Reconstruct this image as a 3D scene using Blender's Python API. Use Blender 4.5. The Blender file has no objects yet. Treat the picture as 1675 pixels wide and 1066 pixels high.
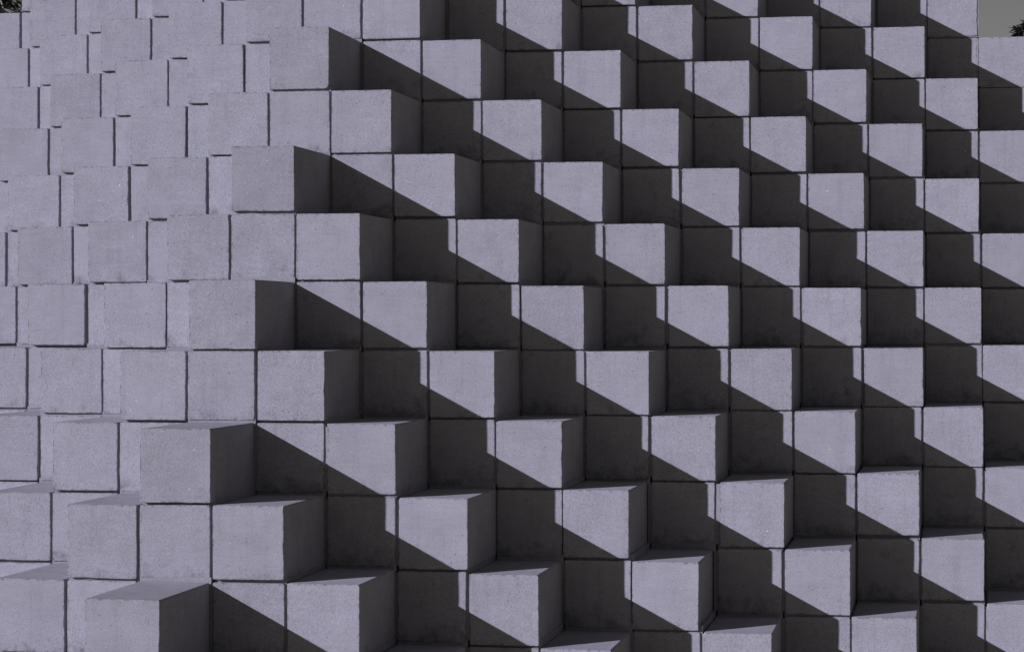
import bpy, bmesh, math, random
from mathutils import Vector, Matrix
random.seed(7)
S = bpy.context.scene
COL = S.collection
U = 0.2                      # one block face = 0.2 m; every block is 0.4 m deep
GX, GZ = 0.038, 0.034        # joint widths in block units

# ------------------------------------------------------------------ camera
cam = bpy.data.cameras.new('camera')
cam_o = bpy.data.objects.new('camera', cam); COL.objects.link(cam_o)
Rm = Matrix(((0.982958488, -0.183827062, 0.000472231),
             (0.183826620, 0.982958314, 0.000851858),
             (-0.000620778, -0.000750533, 0.9999995)))
right, fwd, up = Rm.col[0], Rm.col[1], Rm.col[2]
M = Matrix.Identity(4)
for i in range(3):
    M[i][0], M[i][1], M[i][2] = right[i], up[i], -fwd[i]
M.translation = Vector((9.55349, -33.75899, -0.63811)) * U
cam_o.matrix_world = M
cam.sensor_width = 36.0
cam.lens = 3887.05 / 1675.0 * 36.0
cam.clip_start, cam.clip_end = 0.05, 2000
S.camera = cam_o

# ------------------------------------------------------------------ light
L = Vector((0.945, 1.0, -0.5056)).normalized()       # way the sunlight travels
EL = math.asin(-L.z)
ROT = math.atan2(-L.x, -L.y)
W = bpy.data.worlds.new('World'); S.world = W; W.use_nodes = True
nt = W.node_tree; nt.nodes.clear()
wo = nt.nodes.new('ShaderNodeOutputWorld'); bg = nt.nodes.new('ShaderNodeBackground')
sky = nt.nodes.new('ShaderNodeTexSky'); sky.sky_type = 'NISHITA'; sky.sun_disc = False
sky.sun_elevation = EL; sky.sun_rotation = ROT; sky.air_density = 0.33; sky.dust_density = 0.2; sky.ozone_density = 0.6
hs = nt.nodes.new('ShaderNodeHueSaturation'); hs.inputs['Saturation'].default_value = 0.06
tint = nt.nodes.new('ShaderNodeMix'); tint.data_type = 'RGBA'; tint.blend_type = 'MULTIPLY'
tint.inputs[0].default_value = 1.0; tint.inputs[7].default_value = (1.03, 1.0, 0.98, 1)   # the whole sky is a warm grey
nt.links.new(sky.outputs[0], hs.inputs['Color']); nt.links.new(hs.outputs[0], tint.inputs[6])
nt.links.new(tint.outputs[2], bg.inputs['Color'])
nt.links.new(bg.outputs[0], wo.inputs['Surface'])
bg.inputs['Strength'].default_value = 0.05
sl = bpy.data.lights.new('sun', 'SUN'); sl.energy = 5.0; sl.angle = math.radians(0.5)
sl.color = (0.955, 0.965, 1.12)
so = bpy.data.objects.new('sun', sl); COL.objects.link(so)
so.rotation_euler = L.to_track_quat('-Z', 'Y').to_euler(); so.location = -L * 40
S.view_settings.view_transform = 'Standard'; S.view_settings.look = 'None'
S.view_settings.exposure = -0.5; S.view_settings.gamma = 1.0
S.view_settings.use_curve_mapping = False

# ------------------------------------------------------------------ helpers
def mesh_obj(name, bm, mat, parent=None):
    me = bpy.data.meshes.new(name); bm.to_mesh(me); bm.free()
    me.materials.append(mat)
    o = bpy.data.objects.new(name, me); COL.objects.link(o); o.parent = parent
    return o

def add_box(bm, x0, x1, y0, y1, z0, z1):
    v = [bm.verts.new((x, y, z)) for x in (x0, x1) for y in (y0, y1) for z in (z0, z1)]
    for f in ((0, 1, 3, 2), (4, 6, 7, 5), (0, 4, 5, 1), (2, 3, 7, 6), (0, 2, 6, 4), (1, 5, 7, 3)):
        bm.faces.new([v[i] for i in f])

class NT:
    def __init__(s, name):
        s.m = bpy.data.materials.new(name); s.m.use_nodes = True
        s.t = s.m.node_tree; s.b = s.t.nodes['Principled BSDF']
    def n(s, typ, **k):
        nd = s.t.nodes.new(typ)
        for a, v in k.items():
            if a.startswith('i_'): nd.inputs[a[2:].replace('_', ' ')].default_value = v
            else: setattr(nd, a, v)
        return nd
    def l(s, a, b): s.t.links.new(a, b)
    def ramp(s, fac, pts):
        r = s.n('ShaderNodeValToRGB'); e = r.color_ramp.elements
        while len(e) < len(pts): e.new(0.5)
        for i, (p, c) in enumerate(pts): e[i].position = p; e[i].color = (c, c, c, 1) if isinstance(c, (int, float)) else (*c, 1)
        s.l(fac, r.inputs[0]); return r.outputs[0]
    def mul(s, a, b, fac=1.0):
        m = s.n('ShaderNodeMix', data_type='RGBA', blend_type='MULTIPLY'); m.inputs[0].default_value = fac
        s.l(a, m.inputs[6])
        if hasattr(b, 'is_linked'): s.l(b, m.inputs[7])
        else: m.inputs[7].default_value = b
        return m.outputs[2]

def concrete(name, base, worn=True):
    k = NT(name)
    tc = k.n('ShaderNodeTexCoord'); oi = k.n('ShaderNodeObjectInfo')
    off = k.n('ShaderNodeVectorMath', operation='SCALE'); off.inputs[3].default_value = 37.0
    cmb = k.n('ShaderNodeCombineXYZ')
    for i in range(3): k.l(oi.outputs['Random'], cmb.inputs[i])
    k.l(cmb.outputs[0], off.inputs[0])
    add = k.n('ShaderNodeVectorMath', operation='ADD')
    k.l(tc.outputs['Object'], add.inputs[0]); k.l(off.outputs[0], add.inputs[1])
    P = add.outputs[0]
    def noise(sc, det=3.0, rough=0.6, vec=P):
        q = k.n('ShaderNodeTexNoise'); q.inputs['Scale'].default_value = sc
        q.inputs['Detail'].default_value = det; q.inputs['Roughness'].default_value = rough
        k.l(vec, q.inputs['Vector']); return q.outputs['Fac']
    cb = k.n('ShaderNodeRGB'); cb.outputs[0].default_value = (*base, 1)
    c = cb.outputs[0]
    c = k.mul(c, k.ramp(oi.outputs['Random'], [(0, 0.965), (1, 1.03)]))           # block to block
    c = k.mul(c, oi.outputs['Color'])                                             # this block's tone: wear, and bounced light painted in
    c = k.mul(c, k.ramp(noise(11, 4), [(0.3, 0.92), (0.7, 1.06)]))                # clouding
    mp = k.n('ShaderNodeMapping'); mp.inputs['Scale'].default_value = (14, 14, 120)
    k.l(P, mp.inputs[0])
    c = k.mul(c, k.ramp(noise(1.0, 2, 0.5, mp.outputs[0]), [(0.3, 0.965), (0.7, 1.03)]))   # casting layers
    fine = noise(360, 3.0, 0.85)
    c = k.mul(c, k.ramp(fine, [(0.34, 0.72), (0.66, 1.26)]))                       # sand grain
    pits = noise(190, 2, 0.5)
    c = k.mul(c, k.ramp(pits, [(0.24, 0.35), (0.32, 1.0)]))                        # small dark pits
    spk = noise(140, 1, 0.4, P)
    mx = k.n('ShaderNodeMix', data_type='RGBA'); k.l(k.ramp(spk, [(0.80, 0.0), (0.815, 1.0)]), mx.inputs[0])
    k.l(c, mx.inputs[6]); mx.inputs[7].default_value = (0.8, 0.8, 0.8, 1)
    c = mx.outputs[2]
    if worn:
        # grime that clings to the arrises: dark flecks, ragged, only near the block's edges
        sep = k.n('ShaderNodeSeparateXYZ'); k.l(tc.outputs['Object'], sep.inputs[0])
        def edge(sock, lo, hi):
            a = k.n('ShaderNodeMath', operation='SUBTRACT'); k.l(sock, a.inputs[0]); a.inputs[1].default_value = lo
            b = k.n('ShaderNodeMath', operation='SUBTRACT'); b.inputs[0].default_value = hi; k.l(sock, b.inputs[1])
            m = k.n('ShaderNodeMath', operation='MINIMUM'); k.l(a.outputs[0], m.inputs[0]); k.l(b.outputs[0], m.inputs[1])
            return m.outputs[0]
        ex = edge(sep.outputs[0], GX/2*U, (1-GX/2)*U); ez = edge(sep.outputs[2], (-1+GZ/2)*U, -GZ/2*U)
        def mm(op, a, b):
            m = k.n('ShaderNodeMath', operation=op); k.l(a, m.inputs[0]); k.l(b, m.inputs[1]); return m
        ey = edge(sep.outputs[1], 0.0, 1.985 * U)
        # the middle one of the three distances: small only near an arris, on whichever face
        mn = mm('MAXIMUM', mm('MINIMUM', ex, ez).outputs[0], mm('MINIMUM', mm('MAXIMUM', ex, ez).outputs[0], ey).outputs[0])
        mr = k.n('ShaderNodeMapRange'); k.l(mn.outputs[0], mr.inputs[0])
        mr.inputs[1].default_value = 0.001; mr.inputs[2].default_value = 0.010
        mr.inputs[3].default_value = 0.155; mr.inputs[4].default_value = -0.12
        ad = k.n('ShaderNodeMath', operation='ADD'); k.l(noise(70, 5, 0.75), ad.inputs[0]); k.l(mr.outputs[0], ad.inputs[1])
        c = k.mul(c, k.ramp(ad.outputs[0], [(0.60, 1.0), (0.72, 0.60)]))
        # dirt splashed up from each ledge: blotches with a ragged upper edge along the foot of the block
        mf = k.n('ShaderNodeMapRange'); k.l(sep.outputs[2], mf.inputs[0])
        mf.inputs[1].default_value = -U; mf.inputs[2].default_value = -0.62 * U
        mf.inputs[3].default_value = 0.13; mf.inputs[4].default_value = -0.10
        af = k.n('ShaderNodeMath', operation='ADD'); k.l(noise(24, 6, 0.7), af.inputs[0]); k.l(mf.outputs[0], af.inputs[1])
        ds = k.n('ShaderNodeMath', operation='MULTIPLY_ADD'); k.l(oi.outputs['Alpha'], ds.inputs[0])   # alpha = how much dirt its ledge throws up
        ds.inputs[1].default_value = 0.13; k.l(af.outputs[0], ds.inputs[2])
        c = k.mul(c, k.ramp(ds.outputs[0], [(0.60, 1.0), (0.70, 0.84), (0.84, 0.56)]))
        # thin rain streaks, different on every block
        ms = k.n('ShaderNodeMapping'); ms.inputs['Scale'].default_value = (45, 45, 4); k.l(P, ms.inputs[0])
        c = k.mul(c, k.ramp(noise(1.0, 3, 0.6, ms.outputs[0]), [(0.30, 0.93), (0.46, 1.0), (0.62, 1.0), (0.75, 1.05)]))
    k.l(c, k.b.inputs['Base Color'])
    k.b.inputs['Roughness'].default_value = 0.95; k.b.inputs['Diffuse Roughness'].default_value = 0.22
    k.b.inputs['Specular IOR Level'].default_value = 0.15
    bp = k.n('ShaderNodeBump'); bp.inputs['Strength'].default_value = 0.38; bp.inputs['Distance'].default_value = 0.0012
    sm = k.n('ShaderNodeMath', operation='ADD'); k.l(fine, sm.inputs[0])
    pr = k.ramp(pits, [(0.22, 0.0), (0.34, 1.0)])
    k.l(pr, sm.inputs[1]); k.l(sm.outputs[0], bp.inputs['Height'])
    bp2 = k.n('ShaderNodeBump'); bp2.inputs['Strength'].default_value = 0.12; bp2.inputs['Distance'].default_value = 0.004
    k.l(noise(26, 3), bp2.inputs['Height']); k.l(bp.outputs[0], bp2.inputs['Normal'])
    k.l(bp2.outputs[0], k.b.inputs['Normal'])
    return k.m

M_BLOCK = concrete('painted_concrete', (0.374, 0.358, 0.407))
M_OUTER = concrete('outer_concrete', (0.374, 0.358, 0.407), worn=False)
M_MORTAR = concrete('mortar', (0.33, 0.32, 0.35), worn=False)

# ------------------------------------------------------------------ ground
k = NT('lawn')
tc = k.n('ShaderNodeTexCoord'); q = k.n('ShaderNodeTexNoise'); q.inputs['Scale'].default_value = 2.5; q.inputs['Detail'].default_value = 8
k.l(tc.outputs['Object'], q.inputs['Vector'])
k.l(k.ramp(q.outputs['Fac'], [(0.3, (0.20, 0.175, 0.08)), (0.7, (0.37, 0.325, 0.16))]), k.b.inputs['Base Color'])
k.b.inputs['Roughness'].default_value = 1.0
bm = bmesh.new(); gz = -9.0 * U
bmesh.ops.create_grid(bm, x_segments=8, y_segments=8, size=600)
g = mesh_obj('ground', bm, k.m); g.location.z = gz; g['kind'] = 'structure'

# ------------------------------------------------------------------ the stepped block structure
def band(c, r): return (abs(c + 1) - 1 - r) // 2
root = bpy.data.objects.new('stepped_block_structure', None); COL.objects.link(root)
root.location = (-0.5 * U, 15 * U, gz)
root['label'] = 'large pale concrete block structure stepping back in square blocks from a central ridge'
root['category'] = 'block structure'
inv = Matrix.Translation(-root.location)

def block_mesh(name, seed, corner=None):
    """hollow-backed concrete block: rounded rectangular outline, worn arris, 0.4 m deep; origin at the pitch corner"""
    R = random.Random(seed)
    x0, x1, z0, z1 = GX/2, 1 - GX/2, -1 + GZ/2, -GZ/2
    rad = {q: R.uniform(0.010, 0.030) for q in range(4)}
    if R.random() < 0.35: rad[R.randrange(4)] = R.uniform(0.03, 0.05)
    if corner is not None: rad[corner] = 0.075
    cs = [(x0, z0, 180), (x1, z0, 270), (x1, z1, 0), (x0, z1, 90)]
    out = []
    for q, (cx, cz, a0) in enumerate(cs):
        rr = rad[q]; sx = 1 if cx == x0 else -1; sz = 1 if cz == z0 else -1
        ox, oz = cx + sx * rr, cz + sz * rr
        for i in range(5):
            a = math.radians(a0 + 22.5 * i); out.append((ox + rr * math.cos(a), oz + rr * math.sin(a)))
        nx_, nz_, _ = cs[(q + 1) % 4]; rn = rad[(q + 1) % 4]
        ex, ez = out[-1]
        tx = nx_ - (rn if nx_ > cx else -rn if nx_ < cx else 0); tz = nz_ - (rn if nz_ > cz else -rn if nz_ < cz else 0)
        for i in range(1, 14):
            t = i / 14; out.append((ex + (tx - ex) * t, ez + (tz - ez) * t))
    n = len(out); cxm, czm = 0.5, -0.5
    ph = [R.uniform(0, 6.28) for _ in range(6)]
    tilt = (R.uniform(-.006, .006), R.uniform(-.006, .006))
    rings = [[], [], [], []]
    chip = [0.0] * n
    for _ in range(R.choice((2, 3, 4))):
        j = R.randrange(n); a = R.uniform(.005, .016)
        for d in (-1, 0, 1): chip[(j + d) % n] = a * (1 if d == 0 else .5)
    for i, (x, z) in enumerate(out):
        a = 2 * math.pi * i / n
        w = 0.0014 * math.sin(2 * a + ph[0]) + 0.0010 * math.sin(5 * a + ph[1]) + R.uniform(-.0011, .0011)
        dx, dz = (x - cxm), (z - czm); m = max(abs(dx), abs(dz))
        X, Z = x + w * dx / m, z + w * dz / m
        bev = R.uniform(.005, .010) + chip[i]
        yo = tilt[0] * dx + tilt[1] * dz
        for rg, ins, y in ((0, bev, 0.0), (1, bev * .3, bev * .35), (2, 0, bev * 1.15)):
            rings[rg].append((X - ins * dx / m, yo + y, Z - ins * dz / m))
        rings[3].append((x, 1.985, z))
    bm = bmesh.new()
    V = [[bm.verts.new([q * U for q in p]) for p in rg] for rg in rings]
    bm.faces.new(V[0])
    for a in range(3):
        for i in range(n):
            j = (i + 1) % n
            f = bm.faces.new((V[a][i], V[a + 1][i], V[a + 1][j], V[a][j])); f.smooth = a < 2
    bm.faces.new(list(reversed(V[3])))
    bmesh.ops.recalc_face_normals(bm, faces=bm.faces)
    me = bpy.data.meshes.new(name); bm.to_mesh(me); bm.free(); me.materials.append(M_BLOCK)
    return me
VAR = [block_mesh('concrete_block', 100 + i) for i in range(18)]
SPECIAL = {(-1, -4): block_mesh('concrete_block', 61, corner=1)}

# how far single blocks sit off the true grid (block units: right, up)
OFF = {(-1,0):(.006,-.001),(1,0):(0,-.001),(3,0):(-.007,-.036),(5,0):(.014,-.010),(7,0):(.027,-.023),(9,0):(-.005,.005),
 (0,1):(.004,.012),(2,1):(.005,-.014),(4,1):(.001,-.037),(6,1):(.019,-.013),(8,1):(.034,-.021),(10,1):(-.013,.010),(-1,2):(-.008,.012),
 (-1,4):(-.003,.013),(-1,-2):(.002,.008),(-1,-4):(-.003,.004),(1,-4):(-.003,-.007),(3,-4):(-.001,-.003),(5,-4):(0,-.005),(7,-4):(-.030,.017),
 (9,-4):(-.028,.024),(8,-5):(-.009,.021),(10,-5):(-.029,.020),(1,4):(.003,.025),(3,4):(-.001,-.028),(5,4):(-.032,-.019),(7,4):(.010,.002),
 (9,4):(-.002,.022),(0,3):(-.010,.020),(2,3):(.011,-.004),(4,3):(-.030,-.004),(6,3):(.033,-.004),(8,3):(.007,.027),(10,3):(.004,.021),
 (-3,0):(.022,-.002),(-5,0):(.012,.017),(-2,1):(-.003,.008),(-4,1):(.018,.012)}
FIX = {}
def offset(c, r):
    if (c, r) in OFF: return OFF[(c, r)]
    sx = sz = sw = 0
    for (a, b), (x, z) in OFF.items():
        d2 = (a - c) ** 2 + (b - r) ** 2
        w = math.exp(-d2 / 1.6) + 1e-9; sx += w * x; sz += w * z; sw += w
    f = 0.85
    return (f * sx / sw, f * sz / sw)

SEEN = {-7: (-10, -8), -6: (-11, 9), -5: (-11, 10), -4: (-10, 10), -3: (-9, 10), -2: (-9, 10), -1: (-9, 10), 0: (-8, 10),
        1: (-7, 10), 2: (-6, 10), 3: (-5, 10), 4: (-4, 10), 5: (-3, 10)}
RB = random.Random(11)
rest = bmesh.new(); core = bmesh.new(); nvis = 0
for r in range(-16, 9):
    for c in range(-28, 28):
        b = band(c, r)
        if b > 7: continue
        seen = r in SEEN and SEEN[r][0] - 1 <= c <= SEEN[r][1] + 1
        y = b * 2
        if seen:
            me = SPECIAL.get((c, r)) or RB.choice(VAR)
            o = bpy.data.objects.new('concrete_block', me); COL.objects.link(o); o.parent = root
            ox, oz = offset(c, r)
            jx, jz = RB.uniform(-.004, .004), RB.uniform(-.003, .003)
            o.matrix_local = inv @ Matrix.Translation(Vector((c + ox + jx, y + RB.uniform(-.012, .012), -r + oz + jz)) * U) \
                @ Matrix.Rotation(RB.uniform(-.0035, .0035), 4, 'Y') @ Matrix.Rotation(RB.uniform(-.006, .006), 4, 'Z') \
                @ Matrix.Diagonal((RB.uniform(.992, 1.006), 1, RB.uniform(.994, 1.006), 1))
            if c == -1: tone = 0.95 if r % 2 == 0 else 1.0      # ridge stones darker: wear, and the bounced light they miss painted in
            elif c < -1: tone = 1.05 if (abs(c + 1) - 1 - r) % 2 == 0 else 1.0  # first block of each step lighter: bounce off its lit neighbour painted in
            else: tone = 1.03  # right-hand blocks lifted evenly, bounced light put into their tone
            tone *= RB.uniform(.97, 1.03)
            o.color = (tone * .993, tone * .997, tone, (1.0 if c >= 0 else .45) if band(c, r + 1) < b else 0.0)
            nvis += 1
        else:
            add_box(rest, (c + GX/2) * U, (c + 1 - GX/2) * U, y * U, (y + 1.985) * U, (-r - 1 + GZ/2) * U, (-r - GZ/2) * U)
        # the far side, a mirror of the near one
        yb = 30 - y
        add_box(rest, (c + GX/2) * U, (c + 1 - GX/2) * U, (yb - 1.985) * U, yb * U, (-r - 1 + GZ/2) * U, (-r - GZ/2) * U)
        # mortar beds, set back in the joints; the near ones only
        if band(c + 1, r) <= 7:
            m = max(b, band(c + 1, r)) * 2
            rec = RB.uniform(.036, .062) if b == band(c + 1, r) else RB.uniform(.012, .03)          # raked joint, or one smeared full in the inner corner
            add_box(core, (c + 1 - .045) * U, (c + 1 + .045) * U, (m + rec) * U, (30 - m - .085) * U, (-r - .95) * U, (-r - .05) * U)
        if band(c, r - 1) <= 7 and r > -16:
            m = max(b, band(c, r - 1)) * 2
            rec = RB.uniform(.06, .14) if b == band(c, r - 1) else RB.uniform(.008, .02)
            add_box(core, (c + .012) * U, (c + .988) * U, (m + rec) * U, (30 - m - .13) * U, (-r - .06) * U, (-r + .06) * U)
        # solid heart between near and far blocks
        if b < 7:
            add_box(core, (c + .06) * U, (c + .94) * U, (y + 2.003) * U, (30 - y - 2.003) * U, (-r - .94) * U, (-r - .06) * U)
ro = mesh_obj('outer_blocks', rest, M_OUTER, root); ro.matrix_local = inv; ro['kind'] = 'stuff'
co = mesh_obj('mortar', core, M_MORTAR, root); co.matrix_local = inv; co['kind'] = 'stuff'
print('blocks as parts', nvis)

# ------------------------------------------------------------------ trees behind the structure
def simple_mat(name, lo, hi, sc=3.0, rough=0.8):
    k = NT(name); tc = k.n('ShaderNodeTexCoord'); q = k.n('ShaderNodeTexNoise')
    q.inputs['Scale'].default_value = sc; q.inputs['Detail'].default_value = 5
    k.l(tc.outputs['Object'], q.inputs['Vector'])
    k.l(k.ramp(q.outputs['Fac'], [(0.3, lo), (0.7, hi)]), k.b.inputs['Base Color'])
    k.b.inputs['Roughness'].default_value = rough; k.b.inputs['Specular IOR Level'].default_value = 0.2
    return k.m
M_BARK = simple_mat('bark', (0.03, 0.027, 0.024), (0.09, 0.08, 0.07), 14)
M_TWIG = simple_mat('pale_twig', (0.22, 0.21, 0.19), (0.42, 0.40, 0.37), 14)
M_NEEDLE = simple_mat('needles', (0.010, 0.012, 0.008), (0.028, 0.030, 0.022), 6)
M_LEAF = simple_mat('dark_leaves', (0.05, 0.052, 0.042), (0.22, 0.22, 0.20), 9)

def limb(bm, p0, p1, r0, r1, n=6):
    d = (p1 - p0).normalized(); a = d.orthogonal().normalized(); b = d.cross(a)
    A = [bm.verts.new(p0 + (a * math.cos(6.283*i/n) + b * math.sin(6.283*i/n)) * r0) for i in range(n)]
    B = [bm.verts.new(p1 + (a * math.cos(6.283*i/n) + b * math.sin(6.283*i/n)) * r1) for i in range(n)]
    for i in range(n): bm.faces.new((A[i], A[(i+1) % n], B[(i+1) % n], B[i]))
def blade(bm, p, d, ln, w):
    s = d.cross(Vector((random.gauss(0,1), random.gauss(0,1), random.gauss(0,1)))).normalized() * w
    sag = Vector((0, 0, -ln * .08))
    v = [bm.verts.new(p - s*.6), bm.verts.new(p + s*.6), bm.verts.new(p + d*ln*.6 + s + sag), bm.verts.new(p + d*ln + sag*2.5), bm.verts.new(p + d*ln*.6 - s + sag)]
    bm.faces.new(v)

def pine(name, loc, H, RC, label, seed, droop=-.12, nlen=.11, nw=.0075, mat=None, density=1.0, z0=.9, wood=None, reach=()):
    random.seed(seed)
    t = bpy.data.objects.new(name, None); COL.objects.link(t); t.location = loc
    t['label'] = label; t['category'] = 'tree'; t['group'] = 'trees behind the block structure'
    tb = bmesh.new(); cb = bmesh.new(); bb = bmesh.new()
    pts = [Vector((math.sin(i*.9+seed)*.05, math.cos(i*.7)*.05, H*i/8)) for i in range(9)]
    for i in range(8): limb(tb, pts[i], pts[i+1], .16*(1-i/8.6), .16*(1-(i+1)/8.6), 10)
    z = z0
    while z < H - .1:
        f = 1 - (z / H) ** 1.3
        for j in range(6):
            az = random.uniform(0, 6.283); R_ = RC * f * random.uniform(.75, 1.1) + .12
            p = Vector((0, 0, z)); d = Vector((math.cos(az), math.sin(az), .25)).normalized()
            seg = 5; prev = p
            for s in range(seg):
                nd = (d + Vector((random.gauss(0,.08), random.gauss(0,.08), droop * s * .5))).normalized()
                q = prev + nd * R_/seg
                limb(bb, prev, q, .03*(1-s/6)*f+.004, .03*(1-(s+1)/6)*f+.003, 5)
                for tw in range(3):
                    sp = prev.lerp(q, random.random()); sd = (nd + Vector((random.gauss(0,.7), random.gauss(0,.7), random.gauss(-.1,.35)))).normalized()
                    tl = random.uniform(.12, .32); ep = sp + sd * tl
                    limb(bb, sp, ep, .006, .003, 3)
                    for nn in range(int(22*density)):
                        bp_ = sp.lerp(ep, random.uniform(.2, 1)); dr = (sd*.9 + Vector((random.gauss(0,.6), random.gauss(0,.6), random.gauss(0,.6)))).normalized()
                        blade(cb, bp_, dr, nlen*random.uniform(.6, 1.15), nw)
                prev = q; d = nd
            for nn in range(int(26*density)):
                dr = (d + Vector((random.gauss(0,.5), random.gauss(0,.5), random.gauss(0,.5)))).normalized()
                blade(cb, prev, dr, nlen*random.uniform(.8, 1.25), nw)
        z += .17
    for tgt in reach:                                   # long side limbs that end in a bushy tuft
        tip = Vector(tgt) - Vector(loc); st = Vector((0, 0, tip.z - .35)); prev = st
        for s in range(1, 9):
            q = st.lerp(tip, s / 8) + Vector((0, 0, .10 * math.sin(math.pi * s / 8)))
            limb(bb, prev, q, .028 - .003 * s + .004, .028 - .003 * (s + 1) + .004, 6)
            d = (q - prev).normalized()
            if s > 3:
                for tw in range(4):
                    sd = (d + Vector((random.gauss(0,.6), random.gauss(0,.6), random.gauss(0,.5)))).normalized()
                    ep = q + sd * random.uniform(.02, .07); limb(bb, q, ep, .006, .003, 3)
                    for nn in range(26):
                        dr = (sd + Vector((random.gauss(0,.5), random.gauss(0,.5), random.gauss(0,.5)))).normalized()
                        blade(cb, q.lerp(ep, random.uniform(.2, 1)), dr, .075*random.uniform(.6, 1.1), .0055)
            prev = q
    mesh_obj('trunk', tb, M_BARK, t); mesh_obj('branches', bb, wood or M_BARK, t)
    cr = mesh_obj('crown', cb, mat or M_NEEDLE, t); cr['kind'] = 'stuff'
    return t

def ray_at(px, py, dist):
    v = Rm @ Vector(((px - 837.5) / 3887.05, 1, -(py - 533) / 3887.05))
    return Vector(cam_o.location) + v * dist
pR = ray_at(1675 + 290, 60, 17.0)
pine('pine_tree', (pR.x, pR.y, gz), 8.0, 1.7, 'dark pine tree beyond the upper right end, its needled tips spiking against the grey sky', 5, z0=.78, density=1.6,
     reach=[ray_at(1676, 52, 16.9), ray_at(1688, 40, 17.1), ray_at(1684, 63, 17.0)])
pL = ray_at(-60, 60, 16.5)
pine('evergreen_tree', (pL.x, pL.y, gz), 7.0, 1.9, 'dense dark evergreen with pale twigs filling the gap beyond the upper left blocks', 9,
     droop=-.25, nlen=.10, nw=.007, mat=M_LEAF, density=1.0, wood=M_TWIG)
print('done')
